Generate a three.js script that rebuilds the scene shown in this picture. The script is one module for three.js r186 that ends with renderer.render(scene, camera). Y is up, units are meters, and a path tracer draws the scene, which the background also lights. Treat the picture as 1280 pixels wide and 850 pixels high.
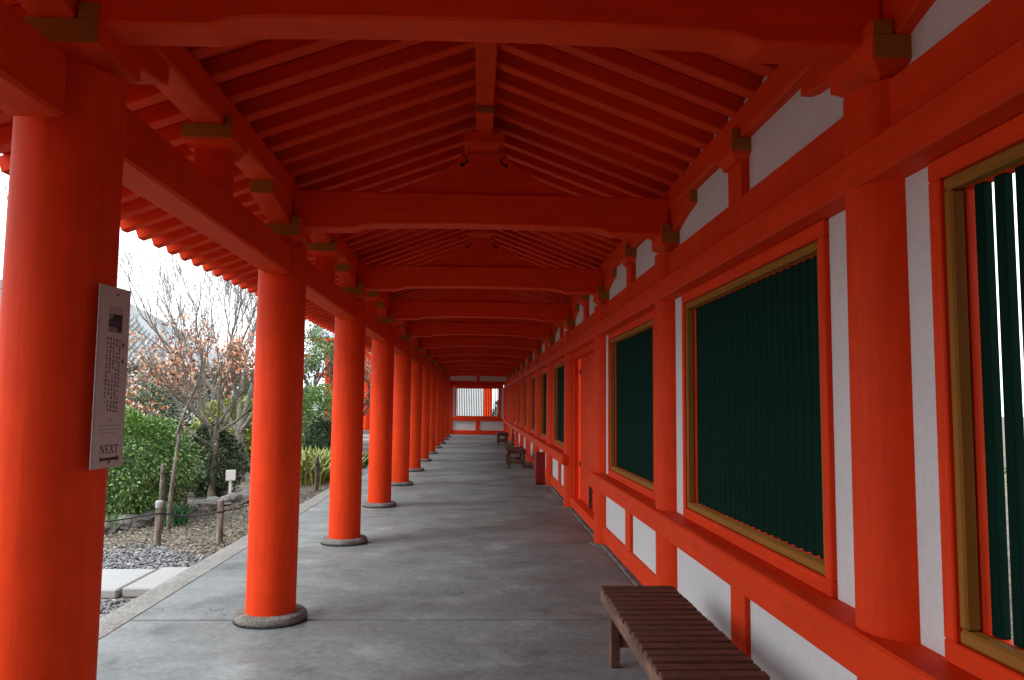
import * as THREE from 'three';
import { mergeGeometries } from 'three/addons/utils/BufferGeometryUtils.js';

// ---------------------------------------------------------------- camera, sky, sun, exposure
const scene = new THREE.Scene();
const R = Math.PI / 180;
const camera = new THREE.PerspectiveCamera(2 * Math.atan(425 / 960) / R, 1280 / 850, 0.05, 400);
camera.position.set(0, 1.5, 0);
camera.rotation.set(4.772 * R, -2.506 * R, 0.6 * R, 'YXZ');

let seedState = 7;
function seed(s) { seedState = s >>> 0; }
function rnd(a = 0, b = 1) {
  seedState = (seedState + 0x6D2B79F5) >>> 0;
  let t = seedState;
  t = Math.imul(t ^ (t >>> 15), t | 1);
  t ^= t + Math.imul(t ^ (t >>> 7), t | 61);
  return a + (b - a) * (((t ^ (t >>> 14)) >>> 0) / 4294967296);
}
// periodic value noise, for textures
function noiseMaker(s) {
  seed(s);
  const N = 256, g = new Float32Array(N * N);
  for (let i = 0; i < g.length; i++) g[i] = rnd();
  return (x, y, px, py) => {
    const x0 = Math.floor(x), y0 = Math.floor(y), fx = x - x0, fy = y - y0;
    const u = fx * fx * (3 - 2 * fx), v = fy * fy * (3 - 2 * fy);
    const m = (a, p) => ((a % p) + p) % p;
    const xa = m(x0, px), xb = m(x0 + 1, px), ya = m(y0, py), yb = m(y0 + 1, py);
    const q = (i, j) => g[(j & 255) * N + (i & 255)];
    return (q(xa, ya) * (1 - u) + q(xb, ya) * u) * (1 - v) + (q(xa, yb) * (1 - u) + q(xb, yb) * u) * v;
  };
}
function fbm(nz, u, v, fx, fy, oct) {
  let s = 0, a = 0.5, t = 0;
  for (let o = 0; o < oct; o++) { s += a * nz(u * fx + o * 17, v * fy + o * 31, fx, fy); t += a; a *= 0.55; fx *= 2; fy *= 2; }
  return s / t;
}
// overcast sky, a little brighter overhead, soft cloud mottling
{
  const W = 256, H = 128, d = new Float32Array(W * H * 4), nz = noiseMaker(3);
  for (let j = 0; j < H; j++) for (let i = 0; i < W; i++) {
    const el = (j + 0.5) / H * Math.PI - Math.PI / 2, s = Math.max(0, Math.sin(el));
    const m = 0.9 + 0.2 * fbm(nz, i / W, j / H, 6, 4, 4);
    const L = (1.7 + 0.8 * s) * m, k = (j * W + i) * 4;
    d[k] = L * 0.955; d[k + 1] = L * 1.0; d[k + 2] = L * 1.04; d[k + 3] = 1;
  }
  const t = new THREE.DataTexture(d, W, H, THREE.RGBAFormat, THREE.FloatType);
  t.mapping = THREE.EquirectangularReflectionMapping; t.magFilter = t.minFilter = THREE.LinearFilter; t.needsUpdate = true;
  scene.background = t; scene.environment = t;
}
const sun = new THREE.DirectionalLight(new THREE.Color(1, 0.97, 0.93), 1.4);
sun.position.set(-36, 34, 2); sun.target.position.set(-2, 0, -14);
sun.castShadow = true; sun.shadow.radius = 45; sun.shadow.mapSize.set(2048, 2048);
Object.assign(sun.shadow.camera, { left: -45, right: 45, top: 45, bottom: -45, near: 1, far: 140 });
scene.add(sun, sun.target);
const renderer = new THREE.WebGLRenderer({ antialias: true });
renderer.toneMapping = THREE.LinearToneMapping;
renderer.toneMappingExposure = 1.38;
renderer.shadowMap.enabled = true;

// ---------------------------------------------------------------- helpers
const used = {};
const numbered = (n) => { const k = used[n] = (used[n] ?? -1) + 1; return k ? `${n}_${String(k).padStart(3, '0')}` : n; };
function mesh(name, g, m, parent = null) {
  const o = new THREE.Mesh(g, m);
  o.castShadow = o.receiveShadow = true;
  o.name = parent ? name : numbered(name);
  (parent ?? scene).add(o);
  return o;
}
function thing(name, label, category, [x, y, z] = [0, 0, 0], turn = 0, group = null) {
  const o = new THREE.Group();
  o.name = numbered(name); o.position.set(x, y, z); o.rotation.y = turn;
  o.userData = { label, category, kind: 'thing' };
  if (group) o.userData.group = group;
  scene.add(o);
  return o;
}
function tag(o, label, category, group = null, kind = 'thing') { o.userData = { label, category, kind }; if (group) o.userData.group = group; return o; }
function struct(o, label, category, kind = 'structure') { o.userData = { kind, label, category }; return o; }
function dup(root, [x, y, z], turn = null, label = null) {
  const r = root.clone(); r.name = numbered(root.name.replace(/_\d{3}$/, '')); r.userData = { ...root.userData };
  r.position.set(x, y, z); if (turn !== null) r.rotation.y = turn; if (label) r.userData.label = label;
  scene.add(r); return r;
}
// geometry from polygons with flat normals; uv in metres, u along the longest side
class Poly {
  constructor() { this.p = []; this.n = []; this.t = []; }
  face(pts, grain) {
    const [a, b, c] = pts, n = new THREE.Vector3().crossVectors(b.clone().sub(a), c.clone().sub(a)).normalize();
    const ax = Math.abs(n.x), ay = Math.abs(n.y), az = Math.abs(n.z);
    const dom = ax >= ay && ax >= az ? 0 : ay >= az ? 1 : 2;
    const axes = [0, 1, 2].filter((i) => i !== dom).sort((i, j) => (i === grain ? -1 : 0) - (j === grain ? -1 : 0));
    for (let i = 1; i < pts.length - 1; i++) for (const q of [pts[0], pts[i], pts[i + 1]]) {
      this.p.push(q.x, q.y, q.z); this.n.push(n.x, n.y, n.z);
      const k = [q.x, q.y, q.z]; this.t.push(k[axes[0]] + (dom + 1) * 0.37, k[axes[1]] + (dom + 1) * 0.61);
    }
  }
  build() {
    const g = new THREE.BufferGeometry();
    g.setAttribute('position', new THREE.Float32BufferAttribute(this.p, 3));
    g.setAttribute('normal', new THREE.Float32BufferAttribute(this.n, 3));
    g.setAttribute('uv', new THREE.Float32BufferAttribute(this.t, 2));
    return g;
  }
}
// chamfered box
function cb(x0, x1, y0, y1, z0, z1, c = 0.006) {
  const lo = [Math.min(x0, x1), Math.min(y0, y1), Math.min(z0, z1)], hi = [Math.max(x0, x1), Math.max(y0, y1), Math.max(z0, z1)];
  const len = hi.map((h, i) => h - lo[i]), grain = len.indexOf(Math.max(...len));
  c = Math.min(c, Math.min(...len) * 0.3);
  const P = new Poly(), mid = new THREE.Vector3(...lo.map((l, i) => (l + hi[i]) / 2));
  // vertex of corner (sx,sy,sz) lying on the face of axis a
  const vert = (s, a) => new THREE.Vector3(...[0, 1, 2].map((i) => (s[i] > 0 ? hi[i] - (i === a ? 0 : c) : lo[i] + (i === a ? 0 : c))));
  const put = (pts) => {
    const n = new THREE.Vector3().crossVectors(pts[1].clone().sub(pts[0]), pts[2].clone().sub(pts[0]));
    const ctr = pts.reduce((u, v) => u.add(v), new THREE.Vector3()).multiplyScalar(1 / pts.length).sub(mid);
    P.face(n.dot(ctr) < 0 ? pts.slice().reverse() : pts, grain);
  };
  for (let a = 0; a < 3; a++) {
    const [b, d] = [(a + 1) % 3, (a + 2) % 3];
    for (const s of [-1, 1]) {
      const k = (u, v) => { const q = [0, 0, 0]; q[a] = s; q[b] = u; q[d] = v; return q; };
      put([vert(k(-1, -1), a), vert(k(1, -1), a), vert(k(1, 1), a), vert(k(-1, 1), a)]);
    }
    for (const s of [-1, 1]) for (const t of [-1, 1]) { // the edges that run along a
      const k = (u) => { const q = [0, 0, 0]; q[a] = u; q[b] = s; q[d] = t; return q; };
      put([vert(k(-1), b), vert(k(1), b), vert(k(1), d), vert(k(-1), d)]);
    }
  }
  for (let i = 0; i < 8; i++) { const s = [i & 1 ? 1 : -1, i & 2 ? 1 : -1, i & 4 ? 1 : -1]; put([vert(s, 0), vert(s, 1), vert(s, 2)]); }
  return P.build();
}
const join = (gs) => mergeGeometries(gs.map((g) => (g.index ? g.toNonIndexed() : g)).map((g) => { for (const k of Object.keys(g.attributes)) if (!['position', 'normal', 'uv'].includes(k)) g.deleteAttribute(k); return g; }));
// outline [[u,v],...] extruded by w; plane 'zy' -> along x, 'xy' -> along z; centred
function prism(pts, w, plane, bevel = 0.005) {
  const s = new THREE.Shape(pts.map(([u, v]) => new THREE.Vector2(u, v)));
  const g = new THREE.ExtrudeGeometry(s, { depth: w - 2 * bevel, bevelEnabled: bevel > 0, bevelSize: bevel, bevelThickness: bevel, bevelOffset: -bevel, bevelSegments: 1, curveSegments: 6 });
  g.translate(0, 0, -w / 2 + bevel);
  if (plane === 'zy') g.rotateY(-Math.PI / 2); // u -> z
  return g;
}
function lathe(pts, seg = 40) { // [[r,y],...] uv in metres
  const g = new THREE.LatheGeometry(pts.map(([r, y]) => new THREE.Vector2(r, y)), seg);
  const uv = g.attributes.uv, p = g.attributes.position, r0 = Math.max(...pts.map((q) => q[0]));
  for (let i = 0; i < uv.count; i++) { const a = uv.getX(i) * 2 * Math.PI * r0; uv.setXY(i, p.getY(i) + 0.13, a); }
  return g;
}
function tubeAlong(pts, r0, r1, sides = 6) { // tapered tube through points
  const pos = [], nor = [], uv = [], idx = [];
  let up = new THREE.Vector3(0.31, 0.2, 0.93), len = 0;
  for (let i = 0; i < pts.length; i++) {
    const d = pts[Math.min(i + 1, pts.length - 1)].clone().sub(pts[Math.max(i - 1, 0)]).normalize();
    const a = new THREE.Vector3().crossVectors(d, up).normalize(), b = new THREE.Vector3().crossVectors(d, a);
    if (i) len += pts[i].distanceTo(pts[i - 1]);
    const r = r0 + (r1 - r0) * i / (pts.length - 1);
    for (let k = 0; k <= sides; k++) {
      const t = k / sides * 2 * Math.PI, n = a.clone().multiplyScalar(Math.cos(t)).addScaledVector(b, Math.sin(t));
      pos.push(pts[i].x + n.x * r, pts[i].y + n.y * r, pts[i].z + n.z * r); nor.push(n.x, n.y, n.z); uv.push(len, t * Math.max(r0, 0.01));
      if (i < pts.length - 1 && k < sides) { const q = i * (sides + 1) + k; idx.push(q, q + 1, q + sides + 1, q + 1, q + sides + 2, q + sides + 1); }
    }
  }
  const g = new THREE.BufferGeometry();
  g.setAttribute('position', new THREE.Float32BufferAttribute(pos, 3)); g.setAttribute('normal', new THREE.Float32BufferAttribute(nor, 3));
  g.setAttribute('uv', new THREE.Float32BufferAttribute(uv, 2)); g.setIndex(idx);
  return g;
}
const V = (x, y, z) => new THREE.Vector3(x, y, z);

// ---------------------------------------------------------------- textures and materials
function tex(w, h, fn, srgb = true, rep = 1) {
  const d = new Uint8Array(w * h * 4);
  for (let j = 0; j < h; j++) for (let i = 0; i < w; i++) {
    const c = fn(i / w, j / h), k = (j * w + i) * 4;
    for (let q = 0; q < 3; q++) d[k + q] = Math.max(0, Math.min(255, (Array.isArray(c) ? c[q] : c) * 255));
    d[k + 3] = 255;
  }
  const t = new THREE.DataTexture(d, w, h);
  t.wrapS = t.wrapT = THREE.RepeatWrapping; t.magFilter = THREE.LinearFilter; t.minFilter = THREE.LinearMipmapLinearFilter; t.generateMipmaps = true;
  if (srgb) t.colorSpace = THREE.SRGBColorSpace;
  t.repeat.set(1 / rep, 1 / rep); t.needsUpdate = true;
  return t;
}
const nz1 = noiseMaker(11), nz2 = noiseMaker(29);
const grainBump = tex(512, 512, (u, v) => 0.5 * fbm(nz1, u, v, 6, 90, 3) + 0.5 * fbm(nz2, u, v, 5, 5, 5), false, 0.9);
const paintTone = tex(512, 512, (u, v) => {
  const m = fbm(nz2, u, v, 5, 5, 5), g = fbm(nz1, u, v, 4, 60, 3), s = fbm(nz1, v, u, 14, 14, 4);
  const k = 0.93 + 0.11 * (m - 0.5) + 0.09 * (g - 0.5) + 0.05 * (s - 0.5);
  return [k, k * (0.99 + 0.03 * (m - 0.5)), k];
}, true, 1.3);
const plasterTone = tex(512, 512, (u, v) => { const k = 0.95 + 0.06 * (fbm(nz1, u, v, 4, 4, 6) - 0.5) + 0.04 * (fbm(nz2, u, v, 60, 60, 2) - 0.5); return [k, k, k * 0.995]; }, true, 1.1);
const plasterBump = tex(512, 512, (u, v) => fbm(nz2, u, v, 30, 30, 4), false, 0.8);
const fineBump = tex(512, 512, (u, v) => 0.6 * fbm(nz1, u, v, 80, 80, 2) + 0.4 * fbm(nz2, u, v, 20, 20, 3), false, 0.5);
const concreteTone = tex(2048, 2048, (u, v) => { // u across the walk, v along it
  const wx = fbm(nz1, u, v, 4, 4, 3) - 0.5, wy = fbm(nz2, u, v, 4, 4, 3) - 0.5, uu = u + 0.09 * wx, vv = v + 0.09 * wy;
  const big = fbm(nz1, uu, vv, 6, 6, 6), streak = fbm(nz2, uu, vv, 12, 34, 4), fine = nz1(u * 230, v * 230, 230, 230), speck = nz2(u * 250, v * 250, 250, 250), blot = fbm(nz2, vv, uu, 17, 17, 5);
  let k = 0.56 + 0.2 * (big - 0.5) + 0.12 * (streak - 0.5) + 0.08 * (fine - 0.5);
  if (blot > 0.58) k += (blot - 0.58) * 0.5; if (blot < 0.38) k -= (0.38 - blot) * 0.5;
  if (speck > 0.965) k -= 0.1; if (speck < 0.02) k += 0.09;
  const line = Math.abs(fbm(nz1, v, u, 5, 5, 5) - 0.5), where = fbm(nz2, u, v, 3, 3, 2);
  if (line < 0.0016 && where > 0.56) k -= 0.17; // hairline cracks
  return [k, k, k * 0.985];
}, true, 6.3);
const concreteRough = tex(512, 512, (u, v) => 0.62 + 0.5 * (fbm(nz2, u, v, 8, 18, 5) - 0.5) + 0.3 * (fbm(nz1, u, v, 5, 5, 4) - 0.5), false, 4.7);
const concreteBump = tex(1024, 1024, (u, v) => 0.5 * fbm(nz2, u, v, 12, 26, 4) + 0.5 * fbm(nz1, u, v, 90, 90, 2), false, 3.1);
const stoneTone = tex(512, 512, (u, v) => { const k = 0.5 + 0.34 * (nz1(u * 150, v * 150, 150, 150) - 0.5) + 0.3 * (fbm(nz2, u, v, 7, 7, 5) - 0.5); return [k, k * 0.985, k * 0.955]; }, true, 0.6);
const aggregateTone = tex(1024, 1024, (u, v) => { const a = nz1(u * 190, v * 190, 190, 190), b = nz2(u * 90, v * 90, 90, 90); const k = 0.62 + 0.22 * (a - 0.5) + 0.12 * (b - 0.5) + 0.2 * (fbm(nz2, u, v, 5, 5, 4) - 0.5); return [k, k, k * 0.97]; }, true, 1.2);
const woodTone = tex(512, 512, (u, v) => {
  const w = fbm(nz2, u, v, 3, 10, 3), g = fbm(nz1, u, v + 0.06 * w, 4, 70, 4), b = fbm(nz2, v, u, 6, 6, 4);
  const k = 0.6 + 0.34 * (g - 0.5) + 0.4 * (b - 0.5); return [k, k * 0.95, k * 0.9];
}, true, 0.7);
const barkTone = tex(512, 512, (u, v) => { const k = 0.6 + 0.6 * (fbm(nz1, u, v, 10, 30, 4) - 0.5) + 0.4 * (fbm(nz2, u, v, 5, 5, 5) - 0.5); return [k, k * 0.97, k * 0.92]; }, true, 0.5);
const soilTone = tex(1024, 1024, (u, v) => {
  const a = fbm(nz1, u, v, 60, 60, 3), b = fbm(nz2, u, v, 5, 5, 5), c = nz2(u * 160, v * 160, 160, 160);
  const k = 0.46 + 0.34 * (a - 0.5) + 0.3 * (b - 0.5) + 0.2 * (c - 0.5); return [k * 1.04, k * 0.97, k * 0.84];
}, true, 2.7);
const roofTone = tex(512, 512, (u, v) => { const k = 0.62 + 0.3 * (fbm(nz1, u, v, 20, 20, 4) - 0.5) + 0.25 * (fbm(nz2, u, v, 4, 4, 4) - 0.5); return [k, k, k * 1.03]; }, true, 3);

const std = (rgb, rough, o = {}) => { const m = new (o.specularIntensity ? THREE.MeshPhysicalMaterial : THREE.MeshStandardMaterial)({ roughness: rough, metalness: 0, ...o }); m.color.setRGB(...rgb); return m; };
const M = {
  red: std([0.87, 0.061, 0.009], 0.62, { specularIntensity: 0.25, map: paintTone, bumpMap: grainBump, bumpScale: 0.0012 }),
  ochre: std([0.36, 0.165, 0.02], 0.65, { specularIntensity: 0.4, map: paintTone, bumpMap: grainBump, bumpScale: 0.001 }),
  green: std([0.004, 0.028, 0.018], 0.85, { specularIntensity: 0.12, map: paintTone, bumpMap: grainBump, bumpScale: 0.001 }),
  white: std([0.76, 0.785, 0.8], 0.9, { map: plasterTone, bumpMap: plasterBump, bumpScale: 0.0006 }),
  floor: std([0.58, 0.66, 0.69], 1, { map: concreteTone, roughnessMap: concreteRough, bumpMap: concreteBump, bumpScale: 0.004 }),
  kerb: std([0.72, 0.72, 0.72], 0.9, { map: aggregateTone, bumpMap: fineBump, bumpScale: 0.004 }),
  stone: std([0.72, 0.72, 0.7], 0.9, { map: stoneTone, bumpMap: fineBump, bumpScale: 0.005 }),
  paleStone: std([0.38, 0.39, 0.395], 0.85, { map: plasterTone, bumpMap: fineBump, bumpScale: 0.002 }),
  bench: std([0.36, 0.175, 0.12], 0.6, { map: woodTone, bumpMap: grainBump, bumpScale: 0.0012 }),
  benchWorn: std([0.5, 0.3, 0.22], 0.75, { map: woodTone, bumpMap: grainBump, bumpScale: 0.003 }),
  post: std([0.6, 0.55, 0.5], 0.9, { map: woodTone, bumpMap: grainBump, bumpScale: 0.004 }),
  bark: std([0.42, 0.38, 0.33], 0.95, { map: barkTone, bumpMap: fineBump, bumpScale: 0.006 }),
  paleBark: std([0.55, 0.54, 0.5], 0.95, { map: barkTone, bumpMap: fineBump, bumpScale: 0.005 }),
  twig: std([0.13, 0.115, 0.1], 0.95),
  iron: std([0.012, 0.012, 0.013], 0.5, { metalness: 0.3 }),
  rope: std([0.02, 0.02, 0.022], 0.85),
  soil: std([0.56, 0.56, 0.55], 1, { map: soilTone, bumpMap: fineBump, bumpScale: 0.01 }),
  hallTiles: std([0.2, 0.212, 0.222], 0.8),
  tiles: std([0.62, 0.64, 0.66], 0.8, { map: roofTone }),
  boxRed: std([0.24, 0.008, 0.012], 0.4),
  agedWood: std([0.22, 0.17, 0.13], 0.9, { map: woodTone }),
  wood: std([0.3, 0.2, 0.13], 0.85, { map: woodTone }),
  leaf: new THREE.MeshStandardMaterial({ vertexColors: true, roughness: 0.5, side: THREE.DoubleSide }),
  dryLeaf: new THREE.MeshStandardMaterial({ vertexColors: true, roughness: 0.85, side: THREE.DoubleSide }),
  whitePaint: std([0.82, 0.82, 0.8], 0.6),
  pebble: std([1, 1, 1], 0.85),
};

// the same paint, a little differently weathered from timber to timber
const redOf = [M.red, ...[[0.83, 0.056, 0.009], [0.89, 0.065, 0.009], [0.85, 0.054, 0.009]].map((c) => { const m = M.red.clone(); m.color.setRGB(...c); return m; })];
// ---------------------------------------------------------------- dimensions of the covered walk
const CX = 0.022, HALF = 1.432, XL = CX - HALF, XR = CX + HALF, BAY = 2.95, Z1 = -2.57, RAD = 0.168;
const zc = (k) => Z1 - BAY * (k - 1);       // column k
const LAST = 13, ZE = zc(LAST);              // the end wall stands on the last pair
const Y_NUKI0 = 2.39, Y_NUKI1 = 2.60, Y_ARM0 = 2.745, Y_KETA0 = 2.925, Y_KETA1 = 3.09;
const SLOPE = 0.376, Y_RIDGE = 3.606, RAFT = BAY / 11;

// ---------------------------------------------------------------- ground, floor, kerb
struct(mesh('ground', (() => {
  const g = new THREE.PlaneGeometry(240, 240, 1, 1); g.rotateX(-Math.PI / 2); g.translate(0, -0.12, -40);
  const uv = g.attributes.uv, p = g.attributes.position; for (let i = 0; i < uv.count; i++) uv.setXY(i, p.getX(i), p.getZ(i));
  return g;
})(), M.soil), 'bare brown garden soil around the covered walk', 'ground');

const floor = new THREE.Group(); floor.name = 'floor'; scene.add(floor);
struct(floor, 'grey trowelled concrete floor of the covered walk, cut into slabs', 'floor');
{
  const cuts = [9.4, zc(-2), zc(-1), zc(0), zc(1)]; for (let k = 2; k <= LAST; k++) cuts.push(zc(k) + 0.015);
  cuts.push(ZE - 1.2);
  const off = [0, 0.7, 1.9, 3.1, 0.2, 2.3, 4.4, 1.3, 5.1, 3.6, 0.9, 2.8, 4.9, 1.6, 5.7, 2.0, 3.3];
  for (let i = 0; i < cuts.length - 1; i++) {
    const g = cb(-2.35, 1.325, -0.14, 0, cuts[i] - 0.013, cuts[i + 1] + 0.013, 0.004);
    const uv = g.attributes.uv, p = g.attributes.position;
    for (let j = 0; j < uv.count; j++) uv.setXY(j, p.getX(j) + off[i % off.length], p.getZ(j) + p.getY(j) + off[(i * 3) % off.length]);
    mesh('slab', g, M.floor, floor);
  }
}
const kerb = new THREE.Group(); kerb.name = 'kerb'; scene.add(kerb);
struct(kerb, 'pale rough kerb stones along the garden edge of the concrete floor', 'kerb');
for (let z = 2; z > ZE - 1; z -= 1.82) mesh('kerb_stone', cb(-2.595, -2.357, -0.2, -0.004, z, Math.max(z - 1.814, ZE - 1.2), 0.012), M.kerb, kerb);
const edging = new THREE.Group(); edging.name = 'stone_edging'; scene.add(edging);
struct(edging, 'narrow rough stone edging at the foot of the red wall', 'edging');
seed(5);
for (let k = -2; k < LAST; k++) for (let i = 0; i < 4; i++) {
  const a = zc(k) - 0.2 - i * (BAY - 0.4) / 4;
  mesh('edging_stone', cb(1.332, 1.43, -0.12, 0.012 + rnd(0, 0.018), a, a - (BAY - 0.4) / 4 + 0.012, 0.012), M.stone, edging);
}

// ---------------------------------------------------------------- columns with their brackets
const armProfile = (a, y0, y1, endH, blk) => { // boat-shaped arm, (z, y)
  const p = [[-a, y1], [-a, y1 - endH]], q = [];
  for (let i = 1; i <= 8; i++) { const t = i / 8; p.push([-a + 0.03 + (a - 0.03 - blk) * t, y1 - endH - 0.018 - (y1 - endH - 0.018 - y0) * Math.pow(t, 1.7)]); }
  for (const [u, v] of p) q.unshift([-u, v]);
  return [...p, ...q].reverse();
};
const ARM = 0.6;
const gArm = prism(armProfile(ARM, Y_ARM0, Y_KETA0, 0.085, 0.15), 0.15, 'zy', 0.006);
const gArmCap = cb(-0.073, 0.073, Y_KETA0 - 0.083, Y_KETA0 - 0.004, -0.002, 0.003, 0.001);
const block = (w, y0, yTaper, y1, wb) => { // square bearing block with a hollowed taper below
  const pts = [[wb / 2, y0]];
  for (let i = 1; i <= 4; i++) { const t = i / 4; pts.push([wb / 2 + (w - wb) / 2 * t * t, y0 + (yTaper - y0) * t]); }
  const P = new Poly();
  pts.push([w / 2, y1]);
  for (let i = 0; i < pts.length - 1; i++) for (let k = 0; k < 4; k++) {
    const f = ([r, y], s) => { const c = [[1, 1], [-1, 1], [-1, -1], [1, -1]][s % 4]; return V(c[0] * r, y, c[1] * r); };
    P.face([f(pts[i], k + 1), f(pts[i], k), f(pts[i + 1], k), f(pts[i + 1], k + 1)], 0);
  }
  const r = w / 2; P.face([V(-r, y1, r), V(r, y1, r), V(r, y1, -r), V(-r, y1, -r)], 0);
  const b = wb / 2; P.face([V(-b, y0, -b), V(b, y0, -b), V(b, y0, b), V(-b, y0, b)], 0);
  return P.build();
};
const gDaito = block(0.31, Y_NUKI1 + 0.003, Y_NUKI1 + 0.062, Y_ARM0, 0.21);
const gDaitoFace = cb(-0.152, 0.152, Y_NUKI1 + 0.064, Y_ARM0 - 0.002, -0.002, 0.004, 0.001);
const gEar = cb(-0.035, 0.035, Y_ARM0, Y_ARM0 + 0.055, -0.152, 0.152, 0.004);
const gEarFace = cb(-0.033, 0.033, Y_ARM0 + 0.002, Y_ARM0 + 0.053, -0.002, 0.004, 0.001);
const gShaftGarden = lathe([[RAD * 1.0, 0.062], [RAD * 1.004, 0.6], [RAD, 1.6], [RAD * 0.985, Y_NUKI1]], 56);
const gBase = lathe([[0, 0.062], [0.225, 0.062], [0.24, 0.05], [0.246, 0.03], [0.247, 0.002], [0, 0.002]], 44);
const gShaftWall = lathe([[RAD, 0.014], [RAD * 1.004, 0.6], [RAD, 1.6], [RAD * 0.985, Y_NUKI1]], 56);
const gBaseWall = lathe([[0, 0.014], [0.2, 0.014], [0.218, 0.006], [0.22, -0.02], [0, -0.02]], 40);

function bracket(t, side) { // side: +1 when the walk lies towards +x
  mesh('bearing_block', gDaito, M.red, t);
  for (const s of [1, -1]) { const f = mesh('block_face', gDaitoFace, M.ochre, t); f.position.z = s * 0.155; if (s < 0) f.rotation.y = Math.PI; }
  const e = mesh('block_ear', gEar, M.red, t); e.position.x = side * 0.117;
  for (const s of [1, -1]) { const f = mesh('ear_face', gEarFace, M.ochre, e); f.position.z = s * 0.152; if (s < 0) f.rotation.y = Math.PI; }
  const a = mesh('bracket_arm', gArm, M.red, t);
  for (const s of [1, -1]) { const c = mesh('arm_end', gArmCap, M.ochre, a); c.position.z = s * ARM; if (s < 0) c.rotation.y = Math.PI; }
}
const gGarden = 'round columns along the garden side', gWall = 'round columns set into the wall';
const column = thing('garden_column', 'round vermilion column with a white notice hung on it', 'column', [XL, 0, zc(1) - 0.065], 0, gGarden);
mesh('shaft', gShaftGarden, M.red, column); mesh('base_stone', gBase, M.stone, column); bracket(column, 1);
for (let k = 2; k < LAST; k++) {
  const c = dup(column, [XL, 0, zc(k)], null, k === 2 ? 'round vermilion column on a stone disc, next after the column with the notice' : 'round vermilion column on a stone disc in the garden side row, without any notice');
  c.traverse((o) => { if (o.name === 'shaft' || o.name === 'base_stone') o.rotation.y = k * 1.7; });
}
const wallColumn = thing('wall_column', 'vermilion column half sunk into the wall above the near bench rail, between two barred windows', 'column', [XR, 0, zc(1)], 0, gWall);
mesh('shaft', gShaftWall, M.red, wallColumn); mesh('base_stone', gBaseWall, M.stone, wallColumn); bracket(wallColumn, -1);
for (let k = 2; k < LAST; k++) {
  const label = k === 1 ? null : k === 2 ? 'vermilion wall column behind the far end of the slatted wooden bench' : k === 3 ? 'vermilion wall column at the doorway, where the long rail stops' : k === 4 ? 'vermilion wall column at the doorway, where the further rail begins' : 'vermilion half round column between barred windows beyond the doorway';
  const c = dup(wallColumn, [XR, 0, zc(k)], null, label);
  c.traverse((o) => { if (o.name === 'shaft') o.rotation.y = k * 1.3; });
}
wallColumn.userData.label = 'vermilion wall column beside the window whose green bars let light through';

// ---------------------------------------------------------------- struts between the columns, under the purlins
const gStrut = cb(-0.075, 0.075, Y_NUKI1 + 0.003, 2.82, -0.1, 0.1, 0.006);
const gMasu = block(0.26, 2.8, 2.85, Y_KETA0 - 0.002, 0.2);
const gMasuFace = cb(-0.127, 0.127, 2.852, Y_KETA0 - 0.004, -0.002, 0.004, 0.001);
const gMasuEar = cb(-0.02, 0.02, Y_KETA0 - 0.002, Y_KETA0 + 0.05, -0.127, 0.127, 0.004);
const gMasuEarFace = cb(-0.018, 0.018, Y_KETA0, Y_KETA0 + 0.048, -0.002, 0.004, 0.001);
const strutOf = (side, label, group) => {
  const t = thing('bracket_strut', label, 'strut', [side > 0 ? XL : XR, 0, zc(1) - BAY / 2], 0, group);
  mesh('post', gStrut, M.red, t); mesh('bearing_block', gMasu, M.red, t);
  for (const s of [1, -1]) { const f = mesh('block_face', gMasuFace, M.ochre, t); f.position.z = s * 0.13; if (s < 0) f.rotation.y = Math.PI; }
  const e = mesh('block_ear', gMasuEar, M.red, t); e.position.x = side * 0.108;
  for (const s of [1, -1]) { const f = mesh('ear_face', gMasuEarFace, M.ochre, e); f.position.z = s * 0.127; if (s < 0) f.rotation.y = Math.PI; }
  return t;
};
const strutL = strutOf(1, 'short red strut with ochre block standing on the garden side tie beam', 'bracket struts on the garden side');
const strutR = strutOf(-1, 'short red strut with ochre block between white plaster panels above the wall', 'bracket struts above the wall');
for (let k = 2; k < LAST; k++) { dup(strutL, [XL, 0, zc(k) - BAY / 2]); dup(strutR, [XR, 0, zc(k) - BAY / 2]); }

// ---------------------------------------------------------------- tie beams between the garden columns
const gTie = cb(-0.088, 0.088, Y_NUKI0, Y_NUKI1, -BAY / 2 + RAD * 0.8, BAY / 2 - RAD * 0.8, 0.012);
for (let k = 0; k < LAST; k++) tag(mesh('tie_beam', gTie, M.red), 'red tie beam joining two garden side columns just below the brackets', 'beam', 'tie beams between the garden columns').position.set(XL, 0, zc(k) - BAY / 2);

// ---------------------------------------------------------------- cross beams with gable boards
const gKoryo = (() => {
  const e = HALF - 0.08, top = 3.01, pts = [];
  pts.push([-e, top]); pts.push([-e, 2.735]); pts.push([-0.93, 2.738]); pts.push([-0.85, 2.765]);
  for (let i = -5; i <= 5; i++) { const x = i / 5 * 0.8; pts.push([x, 2.785 - 0.014 * (x / 0.8) ** 2]); }
  pts.push([0.85, 2.765]); pts.push([0.93, 2.738]); pts.push([e, 2.735]); pts.push([e, top]);
  return prism(pts, 0.165, 'xy', 0.009);
})();
const gGable = (() => {
  const pts = [], n = 9;
  for (let i = 0; i <= n; i++) { const t = i / n; pts.push([0.64 - 0.49 * (0.35 * t + 0.65 * Math.sin(t * Math.PI / 2)), 3.013 + 0.315 * t]); }
  return prism([...pts.map(([x, y]) => [-x, y]).reverse(), ...pts].reverse().map(([x, y]) => [x, y]), 0.09, 'xy', 0.006);
})();
const gRidgeBlock = block(0.29, 3.33, 3.37, 3.445, 0.2);
const gRidgeArm = prism(armProfile(0.46, 3.447, 3.513, 0.05, 0.1), 0.12, 'zy', 0.004);
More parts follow.
